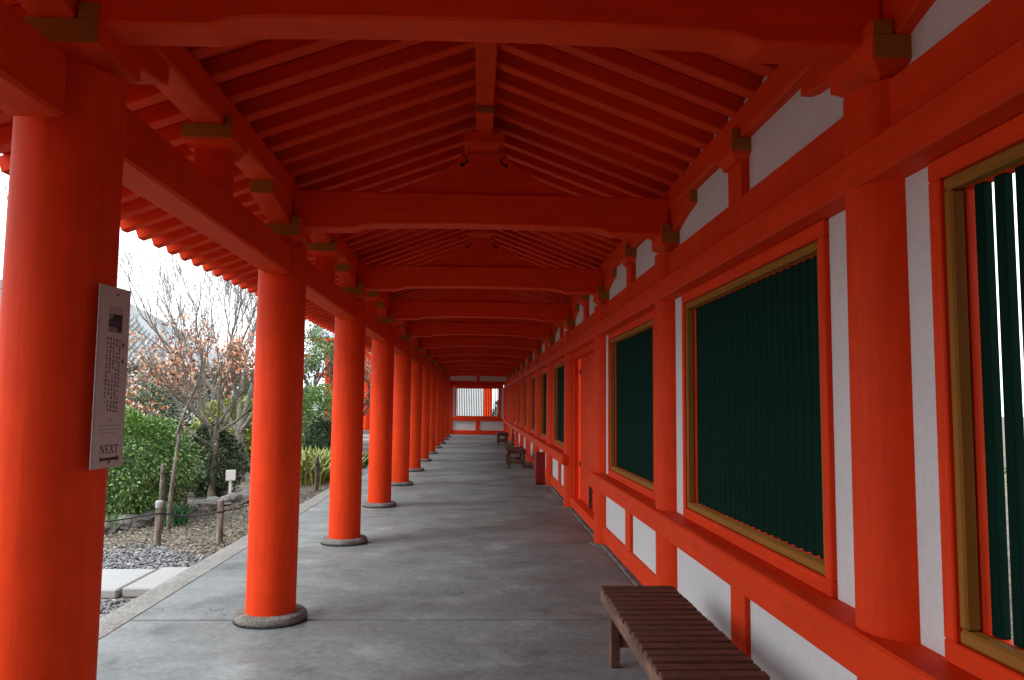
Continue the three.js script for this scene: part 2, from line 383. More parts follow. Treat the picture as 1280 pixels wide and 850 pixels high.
const gRidgeCap = cb(-0.058, 0.058, 3.465, 3.511, -0.002, 0.003, 0.001);
const gScroll = (() => {
  const pts = []; for (let i = 0; i <= 10; i++) { const a = (100 - i * 19) * R, r = 0.036 * (1 - 0.03 * i); pts.push(V(Math.cos(a) * r - 0.03, Math.sin(a) * r, 0)); }
  const dot = new THREE.SphereGeometry(0.015, 10, 8); dot.scale(1, 1, 0.35); dot.translate(-0.035, -0.032, 0);
  return join([tubeAlong(pts, 0.0035, 0.008, 6), dot]);
})();
const beamLabel = (k) => k === 1 ? 'wide red cross beam carried by the column with the notice' : k === 2 ? 'red cross beam with two black scrolls above it, second along the ceiling from the notice' : k === 3 ? 'red cross beam with small black scrolls above it, third along the ceiling from the notice' : 'red cross beam spanning the ceiling further along the walk';
let cross = null;
for (let k = 1; k < LAST; k++) {
  if (cross) { dup(cross, [CX, 0, zc(k)], null, beamLabel(k)); continue; }
  cross = thing('cross_beam', beamLabel(1), 'beam', [CX, 0, zc(1)], 0, 'cross beams under the roof');
  mesh('beam', gKoryo, M.red, cross);
  const g = mesh('gable_board', gGable, M.red, cross);
  for (const s of [-1, 1]) { const o = mesh('scroll_mark', gScroll, M.iron, g); o.position.set(s * 0.125, 3.262, 0.047); o.scale.x = -s; }
  mesh('ridge_block', gRidgeBlock, M.red, cross);
  const a = mesh('ridge_arm', gRidgeArm, M.red, cross);
  for (const s of [1, -1]) { const c = mesh('arm_end', gRidgeCap, M.ochre, a); c.position.z = s * 0.46; if (s < 0) c.rotation.y = Math.PI; }
}

// ---------------------------------------------------------------- roof
const Z_NEAR = 9.4, ZR = ZE - 0.9, EAVE = 2.5;
const roof = thing('tiled_roof', 'long gabled roof over the walk with red rafters and tiled top', 'roof');
{
  const ang = Math.atan(SLOPE), cs = Math.cos(ang);
  seed(61);
  mesh('ridge_beam', cb(CX - 0.0625, CX + 0.0625, 3.515, 3.592, Z_NEAR, ZR, 0.008), M.red, roof);
  for (const [n, x] of [['purlin', XL], ['purlin', XR]]) mesh(n, cb(x - 0.085, x + 0.085, Y_KETA0, Y_KETA1 - 0.002, Z_NEAR, ZR, 0.012), M.red, roof);
  const len = (EAVE) / cs;
  const gR = { 1: cb(0.03, len, 0, 0.09, -0.043, 0.043, 0.005), 2: null };
  gR[1].rotateZ(-ang); gR[2] = gR[1].clone(); gR[2].rotateY(Math.PI);
  for (let z = zc(0) - RAFT * 3.5; z > ZR; z -= RAFT) for (const s of [1, 2]) { const o = mesh('rafter', gR[s], redOf[Math.floor(rnd(0, 4))], roof); o.position.set(CX, Y_RIDGE, z); }
  // rafters behind the camera are left out; the deck and tiles run on
  for (const s of [1, -1]) {
    const d = cb(-0.06, len - 0.03, 0.092, 0.122, Z_NEAR, ZR, 0.004); d.rotateZ(-ang); if (s < 0) d.scale(-1, 1, 1);
    if (s < 0) { const n = d.attributes.normal, p = d.attributes.position, u = d.attributes.uv; for (let i = 0; i < p.count; i += 3) for (const a of [p, n, u]) { const q = []; for (let j = 0; j < a.itemSize; j++) q.push(a.array[(i + 1) * a.itemSize + j]); for (let j = 0; j < a.itemSize; j++) { a.array[(i + 1) * a.itemSize + j] = a.array[(i + 2) * a.itemSize + j]; a.array[(i + 2) * a.itemSize + j] = q[j]; } } }
    const o = mesh('roof_deck', d, M.red, roof); o.position.set(CX, Y_RIDGE, 0);
    // tile courses: rolls running down the slope, joined into one covering
    const ts = []; for (let z = Z_NEAR; z > ZR; z -= 0.3) { const c = new THREE.CylinderGeometry(0.06, 0.06, len + 0.05, 8, 1); c.rotateZ(Math.PI / 2); c.translate((len - 0.07) / 2, 0.2, z - 0.15); ts.push(c); }
    const bed = new THREE.BoxGeometry(len + 0.05, 0.05, Z_NEAR - ZR); bed.translate((len - 0.07) / 2, 0.15, (Z_NEAR + ZR) / 2); ts.push(bed);
    const tg = join(ts); tg.rotateZ(-ang); if (s < 0) tg.rotateY(Math.PI);
    const tl = mesh('roof_tiles', tg, M.tiles, roof); tl.position.set(CX, Y_RIDGE, s < 0 ? Z_NEAR + ZR : 0);
    tl.userData.kind = 'stuff';
  }
  // infill between the rafters over the purlins
  const gi = cb(-0.03, 0.03, Y_KETA1, Y_KETA1 + 0.07, -RAFT / 2 + 0.045, RAFT / 2 - 0.045, 0.003);
  for (let z = zc(0) - RAFT * 4; z > ZR + RAFT; z -= RAFT) {
    mesh('rafter_infill', gi, M.white, roof).position.set(XR, 0, z); mesh('rafter_infill', gi, M.red, roof).position.set(XL, 0, z);
  }
}

// ---------------------------------------------------------------- the wall with barred windows
const XW = 1.395;
const wall = thing('corridor_wall', 'vermilion timber wall with white plaster and green barred windows', 'wall');
{
  const zd0 = zc(3) - 0.11, zd1 = zc(4) + 0.13; // where the rail stops for the doorway
  mesh('rail', cb(1.248, 1.5, 0.62, 0.765, 9.4, zd0, 0.01), M.red, wall);
  mesh('rail', cb(1.248, 1.5, 0.62, 0.765, zd1, ZE + 0.06, 0.01), M.red, wall);
  mesh('head_rail', cb(1.28, 1.52, 2.255, Y_NUKI0 - 0.002, 9.4, ZE + 0.07, 0.01), M.red, wall);
  mesh('tie_beam', cb(1.362, 1.54, Y_NUKI0, Y_NUKI1, 9.4, ZE + 0.07, 0.008), M.red, wall);
  const sill = (a, b) => mesh('ground_sill', cb(1.364, 1.54, 0.035, 0.2, a, b, 0.008), M.red, wall);
  const JS = RAD - 0.03;
  // window parts, built once for a bay centred on z = 0
  const win = new THREE.Group(); win.name = 'window';
  const W0 = 1.075;
  const frameRed = () => {
    const a = W0, b = W0 - 0.057, y0 = 0.767, y1 = 2.253, i0 = 0.832, i1 = 2.188;
    return join([cb(1.372, 1.484, y0, i0, -a, a, 0.005), cb(1.372, 1.484, i1, y1, -a, a, 0.005), cb(1.372, 1.484, i0, i1, b, a, 0.005), cb(1.372, 1.484, i0, i1, -a, -b, 0.005)]);
  };
  const frameOchre = () => {
    const a = W0 - 0.058, b = a - 0.036, i0 = 0.833, i1 = 2.187, j0 = 0.874, j1 = 2.148;
    return join([cb(1.384, 1.43, i0, j0, -a, a, 0.007), cb(1.384, 1.43, j1, i1, -a, a, 0.007), cb(1.384, 1.43, j0, j1, b, a, 0.007), cb(1.384, 1.43, j0, j1, -a, -b, 0.007)]);
  };
  mesh('frame', frameRed(), M.red, win); mesh('inner_frame', frameOchre(), M.ochre, win);
  const rev = W0 - 0.068; // red lining behind the ochre frame
  mesh('lining', join([cb(1.432, 1.474, 0.8, 0.872, -rev - 0.06, rev + 0.06, 0.003), cb(1.432, 1.474, 2.15, 2.22, -rev - 0.06, rev + 0.06, 0.003), cb(1.432, 1.474, 0.872, 2.15, rev - 0.03, rev + 0.06, 0.003), cb(1.432, 1.474, 0.872, 2.15, -rev - 0.06, -rev + 0.03, 0.003)]), M.red, win);
  const n = 23, pitch = (2 * rev - 0.06) / n, gSlat = cb(1.438, 1.466, 0.873, 2.149, -0.0205, 0.0205, 0.002);
  for (let i = 0; i < n; i++) mesh('slat', gSlat, M.green, win).position.z = -rev + 0.03 + pitch * (i + 0.5);
  const lowP = [cb(XW, 1.46, 0.19, 0.63, 0.11, BAY / 2 - 0.1, 0.002), cb(XW, 1.46, 0.19, 0.63, -BAY / 2 + 0.1, -0.11, 0.002)];
  const gLowStrut = cb(1.366, 1.5, 0.2, 0.622, -0.11, 0.11, 0.005);
  const upP = [cb(1.43, 1.49, 2.595, 2.93, 0.07, BAY / 2 - 0.05, 0.002), cb(1.43, 1.49, 2.595, 2.93, -BAY / 2 + 0.05, -0.07, 0.002)];
  for (let k = -3; k < LAST; k++) {
    const zm = zc(k) - BAY / 2;
    const at = (name, g, m) => { const o = mesh(name, g, m, wall); o.position.z = zm; return o; };
    for (const g of upP) at('upper_plaster', g, M.white);
    if (k === 3) continue;
    sill(zc(k) - JS, zc(k + 1) + JS);
    for (const g of lowP) at('lower_plaster', g, M.white);
    at('lower_post', gLowStrut, M.red);
    const shift = k === 0 ? -0.085 : 0; // this bay's window stands a little off centre
    const a = BAY / 2 - 0.1;
    at('plaster_strip', cb(XW, 1.46, 0.765, 2.255, W0 + shift + 0.001, a, 0.002), M.white);
    at('plaster_strip', cb(XW, 1.46, 0.765, 2.255, -a, -W0 + shift - 0.001, 0.002), M.white);
    const w = win.clone(); w.position.z = zm + shift; wall.add(w);
  }
  // doorway
  const a = zc(3) - JS, b = zc(4) + JS, d = mesh('door', cb(1.49, 1.535, 0.162, 2.25, a + 0.0, b + 0.175, 0.004), M.red, wall);
  mesh('door_sill', cb(1.364, 1.56, 0.035, 0.16, a, b, 0.008), M.red, wall);
  mesh('door_jamb', cb(1.40, 1.472, 0.16, 2.252, b + 0.14, b, 0.006), M.red, wall);
  mesh('door_jamb', cb(1.40, 1.488, 0.16, 2.252, a, a - 0.1, 0.006), M.red, wall);
  mesh('door_lintel', cb(1.39, 1.54, 2.17, 2.253, a - 0.102, b + 0.142, 0.006), M.red, wall);
  for (const y of [0.62, 1.94]) mesh('hinge', cb(1.478, 1.492, y, y + 0.07, b + 0.2, b + 0.145, 0.003), M.iron, d);
  const latch = []; for (const z of [0, 0.09]) latch.push(cb(1.466, 1.482, 0.166, 0.44, -9.95 - z * 1.4, -9.97 - z * 1.4, 0.003));
  for (const y of [0.2, 0.29, 0.38]) latch.push(cb(1.468, 1.491, y, y + 0.016, -9.9, -10.14, 0.003));
  mesh('latch', join(latch), M.iron, d);
}

// ---------------------------------------------------------------- the walk's other end, behind the camera, and the wing that turns off there
{
  const t = thing('corner_wing', 'red and white wing closing the other end of the walk', 'building', [0, 0, 3.2]);
  mesh('wall', cb(-2.4, 1.36, 0.2, 3.5, 0, 0.15, 0.01), M.white, t); mesh('ground_sill', cb(-2.4, 1.36, 0, 0.2, -0.03, 0.15, 0.01), M.red, t);
  for (const x of [-1.41, 0.0]) mesh('post', cb(x - 0.17, x + 0.17, 0.2, 3.0, -0.06, -0.002, 0.02), M.red, t);
  mesh('rail', cb(-2.4, 1.24, 0.62, 0.77, -0.12, -0.002, 0.01), M.red, t); mesh('head_rail', cb(-2.4, 1.27, 2.3, 2.6, -0.12, -0.002, 0.01), M.red, t);
  mesh('garden_wall', cb(-12, -2.41, -0.1, 3.0, 0, 0.15, 0.01), M.red, t);
  mesh('roof', prism([[-0.9, 2.75], [3.2, 2.75], [1.2, 3.7]], 10, 'zy', 0.02).translate(-7.6, 0, 0), M.tiles, t);
}
// ---------------------------------------------------------------- end wall
const endWall = thing('end_wall', 'red and white wall closing the far end of the walk, with a barred window', 'wall', [CX, 0, ZE]);
{
  const e = HALF + 0.1, f = (n, x0, x1, y0, y1, z0, z1, m = M.red, c = 0.006) => mesh(n, cb(x0, x1, y0, y1, z0, z1, c), m, endWall);
  f('ground_sill', -e, e, 0.004, 0.2, -0.08, 0.08); f('rail', -HALF + 0.16, HALF - 0.2, 0.66, 0.82, -0.08, 0.12);
  f('head_rail', -HALF + 0.16, HALF - 0.19, 2.3, 2.44, -0.08, 0.12); f('tie_beam', -e, e, 2.5, Y_NUKI1, -0.08, 0.08);
  f('upper_rail', -e, e, 2.44, 2.5, -0.08, 0.05); f('cross_beam', -e, e, 2.86, 3.0, -0.08, 0.09);
  for (const s of [-1, 1]) { f('lower_plaster', s * 0.1, s * e, 0.19, 0.67, -0.03, 0.03, M.white, 0.002); f('upper_plaster', s * 0.06, s * e, 2.59, 2.87, -0.03, 0.03, M.white, 0.002); f('plaster_strip', s * 1.12, s * e, 0.81, 2.31, -0.03, 0.03, M.white, 0.002); }
  f('post', -0.1, 0.1, 0.2, 0.66, -0.07, 0.07); f('post', -0.06, 0.06, 2.6, 2.86, -0.07, 0.07);
  f('gable_plaster', -1.35, 1.35, 3.0, 3.1, -0.03, 0.03, M.white, 0.002);
  for (const s of [-1, 1]) f('corner_post', s * HALF - 0.165, s * HALF + 0.165, 0, Y_NUKI1, -0.165, 0.165, M.red, 0.06);
  const w = new THREE.Group(); w.name = 'window'; endWall.add(w);
  const fr = (n, x0, x1, y0, y1, z0, z1, m = M.red) => mesh(n, cb(x0, x1, y0, y1, z0, z1, 0.005), m, w);
  fr('frame', -1.12, -1.04, 0.82, 2.3, -0.06, 0.06); fr('frame', 0.98, 1.12, 0.82, 2.3, -0.06, 0.06);
  fr('frame', -1.04, 0.98, 0.82, 0.9, -0.06, 0.06); fr('frame', -1.04, 0.98, 2.24, 2.3, -0.06, 0.06);
  const g = cb(-0.021, 0.021, 0.9, 2.24, -0.018, 0.018, 0.004);
  for (let i = 0; i < 24; i++) mesh('slat', g, M.green, w).position.x = -1.04 + 2.02 / 24 * (i + 0.5);
  const gp = [[-1.3, 3.05], [0, 3.56], [1.3, 3.05]]; mesh('gable_board', prism(gp.reverse(), 0.06, 'xy', 0.004), M.red, endWall);
}

// ---------------------------------------------------------------- benches, box, notice
function makeBench(label, x0, x1, z0, z1, rails) {
  const t = thing('wooden_bench', label, 'bench', [(x0 + x1) / 2, 0, (z0 + z1) / 2], 0, 'slatted benches along the wall');
  const w = (x1 - x0) / 2, l = Math.abs(z1 - z0) / 2, n = 17, p = 2 * l / n, top = 0.43;
  seed(40 + Math.round(l * 10));
  const gs = [0, 1, 2].map((i) => { const g = cb(-w, w, top - 0.024, top, -p * 0.35, p * 0.35, 0.003); const u = g.attributes.uv; for (let k = 0; k < u.count; k++) u.setXY(k, u.getX(k) + i * 0.31, u.getY(k) + i * 0.23); return g; });
  for (let i = 0; i < n; i++) { const o = mesh('slat', gs[i % 3], M.bench, t); o.position.set(rnd(-0.003, 0.003), rnd(-0.0015, 0.0015), -l + p * (i + 0.5)); o.rotation.y = rnd(-0.006, 0.006); }
  for (const s of [-1, 1]) {
    mesh('side_rail', cb(s * (w - 0.002), s * (w - 0.034), top - 0.095, top - 0.028, -l + 0.004, l - 0.004, 0.004), M.benchWorn, t);
    mesh('end_rail', cb(-w + 0.036, w - 0.036, top - 0.09, top - 0.028, s * (l - 0.06), s * (l - 0.1), 0.004), M.bench, t);
    mesh('stretcher', cb(-w + 0.08, w - 0.08, 0.11, 0.18, s * (l - 0.115), s * (l - 0.145), 0.004), M.bench, t);
    for (const q of [-1, 1]) mesh('leg', cb(s * (w - 0.036), s * (w - 0.09), 0.001, top - 0.028, q * (l - 0.1), q * (l - 0.16), 0.006), M.bench, t);
  }
  if (rails) mesh('long_stretcher', cb(-0.025, 0.025, 0.12, 0.17, -l + 0.145, l - 0.145, 0.004), M.bench, t);
  return t;
}
makeBench('dark slatted wooden bench in front of the first barred windows, by the lower white panels', 0.745, 1.18, -3.1, -4.66, false);
makeBench('small dark slatted bench standing just past the dark red box', 0.69, 1.16, -18.0, -19.6, true);
makeBench('small dark slatted bench close to the far end wall', 0.72, 1.15, -28.0, -29.6, true);
{
  const t = thing('extinguisher_box', 'dark red upright metal box standing by the wall past the doorway', 'box', [1.19, 0, -14.62]);
  mesh('body', cb(-0.085, 0.085, 0.02, 0.6, -0.12, 0.12, 0.012), M.boxRed, t);
  mesh('door', cb(-0.092, -0.086, 0.05, 0.57, -0.1, 0.1, 0.002), M.boxRed, t);
  mesh('foot', cb(-0.08, 0.08, 0.001, 0.02, -0.11, 0.11, 0.003), M.iron, t);
}
{
  const W = 512, H = 1740, c = document.createElement('canvas'); c.width = W; c.height = H;
  const x = c.getContext('2d');
  x.fillStyle = '#cfc3bd'; x.fillRect(0, 0, W, H);
  seed(91);
  // small dark photograph of a hall
  x.fillStyle = '#8a7f80'; x.fillRect(150, 190, 235, 250);
  x.fillStyle = '#b5abad'; x.fillRect(150, 190, 235, 70);
  x.fillStyle = '#2a2326'; x.beginPath(); x.moveTo(150, 330); x.lineTo(215, 300); x.lineTo(235, 262); x.lineTo(345, 262); x.lineTo(385, 250); x.lineTo(385, 420); x.lineTo(310, 440); x.lineTo(310, 395); x.lineTo(150, 385); x.fill();
  x.fillStyle = '#5b5054'; for (let i = 0; i < 9; i++) x.fillRect(165 + i * 22, 335 + (i % 3) * 8, 10, 14);
  // columns of small brush-like characters
  const glyph = (px, py, s) => {
    x.strokeStyle = '#231a1c'; x.lineWidth = s * 0.13; const n = 5 + Math.floor(rnd(0, 4));
    for (let i = 0; i < n; i++) {
      x.beginPath(); const k = rnd();
      if (k < 0.45) { const y = py + s * rnd(0.08, 0.92); x.moveTo(px + s * rnd(0.02, 0.25), y); x.lineTo(px + s * rnd(0.72, 0.98), y - s * 0.03); }
      else if (k < 0.75) { const q = px + s * rnd(0.15, 0.85); x.moveTo(q, py + s * rnd(0.02, 0.3)); x.lineTo(q, py + s * rnd(0.65, 0.98)); }
      else { x.moveTo(px + s * rnd(0.3, 0.6), py + s * rnd(0.2, 0.4)); x.lineTo(px + s * rnd(0, 1), py + s * rnd(0.75, 1)); }
      x.stroke();
    }
  };
  for (const [q, y] of [[395, 520], [395, 680]]) glyph(q, y, 56);
  const cols = [[345, 505, 1190], [295, 500, 1200], [243, 495, 1205], [190, 490, 1200], [135, 488, 1090]];
  for (const [q, y0, y1] of cols) for (let y = y0; y < y1; y += 40) if (rnd() > 0.07) glyph(q - 3, y, 37);
  x.strokeStyle = '#4a4042'; x.lineWidth = 5;
  x.beginPath(); x.moveTo(225, 1292); x.lineTo(300, 1292); x.stroke();
  for (const [y, w] of [[1340, 360], [1375, 355], [1410, 290]]) { x.setLineDash([14, 5, 26, 6, 9, 5]); x.beginPath(); x.moveTo(85, y); x.lineTo(85 + w, y); x.stroke(); }
  x.setLineDash([]);
  x.fillStyle = '#1e1718'; x.font = 'bold 112px serif'; x.textAlign = 'center'; x.fillText('NEXT', 268, 1606);
  x.fillRect(120, 1628, 10, 62); x.fillRect(130, 1645, 270, 30); x.beginPath(); x.moveTo(395, 1624); x.lineTo(452, 1660); x.lineTo(395, 1696); x.fill();
  x.fillRect(258, 1690, 20, 22);
  const t = new THREE.CanvasTexture(c); t.colorSpace = THREE.SRGBColorSpace;
  const board = thing('notice_board', 'tall white notice with a small photograph, vertical writing and NEXT arrow, hung on column', 'notice', [-1.216, 1.277, -2.61], 84 * R);
  mesh('panel', cb(-0.0875, 0.0875, 0, 0.6, -0.006, 0, 0.0015), M.paleStone, board);
  const face = new THREE.PlaneGeometry(0.173, 0.597); face.translate(0, 0.3, 0.0015);
  mesh('print', face, new THREE.MeshStandardMaterial({ map: t, roughness: 0.6, color: new THREE.Color().setRGB(0.75, 0.73, 0.73) }), board);
  for (const y of [0.575, 0.02]) { const p = new THREE.CylinderGeometry(0.003, 0.003, 0.004, 10); p.rotateX(Math.PI / 2); p.translate(0.005, y, 0.0045); mesh('nail', p, M.iron, board); }
}
// ---------------------------------------------------------------- garden: ground cover
const GY = -0.12;
const inst = (name, geo, mat, list, label, category, parent = null) => {
  const o = new THREE.InstancedMesh(geo, mat, list.length), m = new THREE.Matrix4(), q = new THREE.Quaternion(), e = new THREE.Euler(), col = new THREE.Color();
  list.forEach(([x, y, z, s, rx, ry, rz, c], i) => { q.setFromEuler(e.set(rx, ry, rz)); m.compose(V(x, y, z), q, Array.isArray(s) ? V(...s) : V(s, s, s)); o.setMatrixAt(i, m); o.setColorAt(i, col.setRGB(...c)); });
  o.castShadow = o.receiveShadow = true; o.name = name; (parent ?? scene).add(o);
  if (!parent) o.userData = { kind: 'stuff', label, category };
  return o;
};
const stonesClear = [[-3.65, -2.6, -7.42, -6.5]];
{
  seed(17);
  const g = new THREE.IcosahedronGeometry(1, 0), list = [];
  for (let i = 0; i < 27000; i++) {
    const z = -3.4 - rnd() * 5.6, x = -2.61 - rnd() * 4.6, s = rnd(0.009, 0.021), k = rnd(0.08, 0.3) * (rnd() < 0.08 ? 1.7 : 1);
    if (stonesClear.some(([a, b, c, d]) => x > a && x < b && z > c && z < d)) continue;
    if (z < -8.35 - 0.35 * Math.sin(x * 3) - rnd(0, 0.3)) continue;
    list.push([x, GY + s * 0.3 + rnd(0, 0.012), z, [s * rnd(0.8, 1.4), s * rnd(0.5, 0.8), s * rnd(0.8, 1.3)], rnd(-0.4, 0.4), rnd(0, 6), rnd(-0.4, 0.4), [k * 0.95, k, k * 1.04]]);
  }
  inst('gravel', g, M.pebble, list, 'blue grey gravel between the kerb and the rope fence', 'gravel');
}
const leafGeo = (() => { // one curled leaf, 4 triangles
  const g = new THREE.BufferGeometry();
  g.setAttribute('position', new THREE.Float32BufferAttribute([0, 0, 0, 0.3, 0.06, 0.5, 0, 0.1, 0.5, -0.3, 0.06, 0.5, 0, 0, 1], 3));
  g.setIndex([0, 1, 2, 0, 2, 3, 1, 4, 2, 2, 4, 3]); g.computeVertexNormals(); return g;
})();
{
  seed(23);
  const list = [], mat = new THREE.MeshStandardMaterial({ roughness: 0.9, side: THREE.DoubleSide });
  for (let i = 0; i < 16000; i++) {
    const z = -8.5 - Math.pow(rnd(), 1.5) * 13, x = -2.62 - rnd() * (2.6 + (-z - 8) * 0.42), s = rnd(0.025, 0.055), k = rnd(0.5, 1.25);
    const c = rnd() < 0.6 ? [0.24 * k, 0.215 * k, 0.18 * k] : rnd() < 0.5 ? [0.29 * k, 0.225 * k, 0.14 * k] : [0.14 * k, 0.14 * k, 0.13 * k];
    list.push([x, GY + rnd(0.003, 0.02), z, s, rnd(-0.4, 0.4), rnd(0, 6.3), rnd(-0.6, 0.6), c]);
  }
  inst('leaf_litter', leafGeo, mat, list, 'brown fallen leaves and chips over the garden soil', 'leaf litter');
}
// pale paving stones by the kerb
tag(mesh('paving_stone', cb(-3.62, -2.925, GY, -0.045, -7.36, -6.56, 0.012), M.paleStone), 'broad pale stone slab lying in the gravel', 'stone slab');
tag(mesh('paving_stone', cb(-2.9, -2.6, GY, -0.04, -7.42, -6.6, 0.012), M.paleStone), 'narrow pale stone slab touching the kerb', 'stone slab');
// bordering rocks
{
  seed(31);
  for (let i = 0; i < 17; i++) {
    const t = i / 16, x = -4.75 + 1.15 * t + rnd(-0.06, 0.06), z = -9.15 - 4.6 * t, s = rnd(0.11, 0.21);
    const g = new THREE.IcosahedronGeometry(1, 2), p = g.attributes.position, ph = rnd(0, 9);
    for (let k = 0; k < p.count; k++) { const a = p.getX(k), b = p.getY(k), c = p.getZ(k), f = 1 + 0.22 * Math.sin(a * 3.1 + ph) * Math.cos(c * 2.7 + ph * 2) + 0.12 * Math.sin(b * 6 + a * 5 + ph); p.setXYZ(k, a * f * s * 1.35, b * f * s * 0.6, c * f * s * 1.1); }
    g.computeVertexNormals();
    const uv = g.attributes.uv; for (let k = 0; k < uv.count; k++) uv.setXY(k, p.getX(k) * 1.5, p.getZ(k) + p.getY(k));
    const o = tag(mesh('border_rock', g, M.stone), 'low rounded grey rock in the line bordering the planting bed', 'rock', 'rocks bordering the bed');
    o.position.set(x, GY + s * 0.22, z); o.rotation.y = rnd(0, 6);
  }
}
// rope fence
{
  const posts = [[-4.85, -8.2, 0.5], [-3.53, -8.85, 0.5], [-2.9, -9.0, 0.5], [-2.93, -14.4, 0.62]];
  posts.forEach(([x, z, h], i) => {
    if (i === 0) return;
    const t = thing('fence_post', ['', 'weathered wooden stake with a pale cut top holding the black rope', 'weathered wooden stake holding the black rope right beside the kerb', 'dark thin stake holding the rope by the yellow green plants'][i], 'post', [x, GY, z], 0, 'stakes of the rope fence');
    const sh = lathe([[0.035, -0.05], [0.037, 0.1], [0.035, h - 0.015], [0.029, h], [0, h + 0.002]], 14); mesh('stake', sh, i === 3 ? M.bark : M.post, t);
    if (i === 1) mesh('pale_top', lathe([[0.04, h - 0.07], [0.042, h - 0.02], [0.036, h + 0.006], [0, h + 0.008]], 14), M.paleStone, t);
    const r = new THREE.TorusGeometry(0.041, 0.009, 6, 18); r.rotateX(Math.PI / 2); r.translate(0, h - 0.13, 0); mesh('rope_loop', r, M.rope, t);
  });
  for (let i = 0; i < 3; i++) {
    const a = posts[i], b = posts[i + 1], pts = [], off = 0.05;
    for (let k = 0; k <= 18; k++) { const t = k / 18; pts.push(V(a[0] + (b[0] - a[0]) * t, GY + (a[2] - 0.13) + (b[2] - a[2]) * t - [0.07, 0.05, 0.16][i] * 4 * t * (1 - t), a[1] + (b[1] - a[1]) * t - off)); }
    tag(mesh('rope', tubeAlong(pts, 0.0085, 0.0085, 6), M.rope), ['black rope running from the pale topped stake towards the round bush', 'short black rope sagging between the two weathered stakes', 'long black rope running along the kerb to the thin dark stake'][i], 'rope', 'ropes of the garden fence');
  }
}
// small white plant sign
{
  const t = thing('plant_label', 'small white plant sign on a short white post in the bed', 'sign', [-4.02, GY, -12.9], 0.35);
  mesh('post', cb(-0.02, 0.02, 0, 0.42, -0.015, 0.015, 0.003), M.whitePaint, t);
  mesh('plate', cb(-0.075, 0.075, 0.33, 0.5, 0.016, 0.034, 0.003), M.whitePaint, t);
}

// ---------------------------------------------------------------- plants
// leaves as small faces with colours, spread through blobs
function leafCloud(count, place, size, cols, droop = 0.2) {
  const pos = [], col = [], nor = [], q = new THREE.Quaternion(), e = new THREE.Euler(), v = new THREE.Vector3();
  const L = [[0, 0, 0], [0.26, 0.05, 0.5], [0, 0.0, 0.52], [-0.26, 0.05, 0.5], [0, -0.08, 1]], T = [[0, 1, 2], [0, 2, 3], [1, 4, 2], [2, 4, 3]];
  for (let i = 0; i < count; i++) {
    const pl = place(); if (!pl) continue;
    const [x, y, z, out] = pl, s = size * rnd(0.7, 1.35), c = cols[Math.floor(rnd(0, cols.length))], k = rnd(0.75, 1.25);
    const yaw = out ? Math.atan2(out.x, out.z) + rnd(-0.9, 0.9) : rnd(0, 6.283);
    q.setFromEuler(e.set((out ? -Math.asin(Math.max(-1, Math.min(1, out.y))) : 0) + droop + rnd(-0.7, 0.7), yaw, rnd(-0.8, 0.8), 'YXZ'));
    const w = L.map((p) => v.set(...p).multiplyScalar(s).applyQuaternion(q).clone());
    for (const t of T) {
      const n = w[t[1]].clone().sub(w[t[0]]).cross(w[t[2]].clone().sub(w[t[0]])).normalize();
      for (const j of t) { pos.push(x + w[j].x, y + w[j].y, z + w[j].z); nor.push(n.x, n.y, n.z); col.push(c[0] * k, c[1] * k, c[2] * k); }
    }
  }
  const g = new THREE.BufferGeometry();
  g.setAttribute('position', new THREE.Float32BufferAttribute(pos, 3)); g.setAttribute('normal', new THREE.Float32BufferAttribute(nor, 3)); g.setAttribute('color', new THREE.Float32BufferAttribute(col, 3));
  return g;
}
const lump = (ph) => (d) => 1 + 0.09 * Math.sin(d.x * 5 + ph) * Math.cos(d.z * 4.3 + ph * 1.7) + 0.07 * Math.sin(d.y * 7 + d.x * 6 + ph * 2.3) + 0.05 * Math.sin(d.z * 12 + ph) * Math.sin(d.y * 11 + ph);
function inBlob(rx, ry, rz, cy, ph, inner = 0.55) {
  const f = lump(ph);
  return () => {
    const d = V(rnd(-1, 1), rnd(-1, 1), rnd(-1, 1)); const l = d.length(); if (l > 1 || l < 0.05) return null; d.divideScalar(l);
    const t = (inner + (1 - inner) * Math.pow(rnd(), 0.55)) * f(d) * (rnd() < 0.06 ? 1.07 : 1);
    const y = cy + d.y * ry * t; if (y < 0.03) return null;
    return [d.x * rx * t, y, d.z * rz * t, d];
  };
}
const GREEN = [[0.09, 0.19, 0.032], [0.12, 0.25, 0.048], [0.165, 0.3, 0.065], [0.065, 0.14, 0.028], [0.2, 0.32, 0.11]];
const DEEP = [[0.018, 0.045, 0.016], [0.026, 0.06, 0.02], [0.04, 0.075, 0.025]];
const YELLOW = [[0.2, 0.25, 0.035], [0.28, 0.31, 0.06], [0.14, 0.2, 0.03], [0.32, 0.33, 0.1]];
const DULL = [[0.08, 0.11, 0.045], [0.11, 0.14, 0.06], [0.06, 0.085, 0.04]];
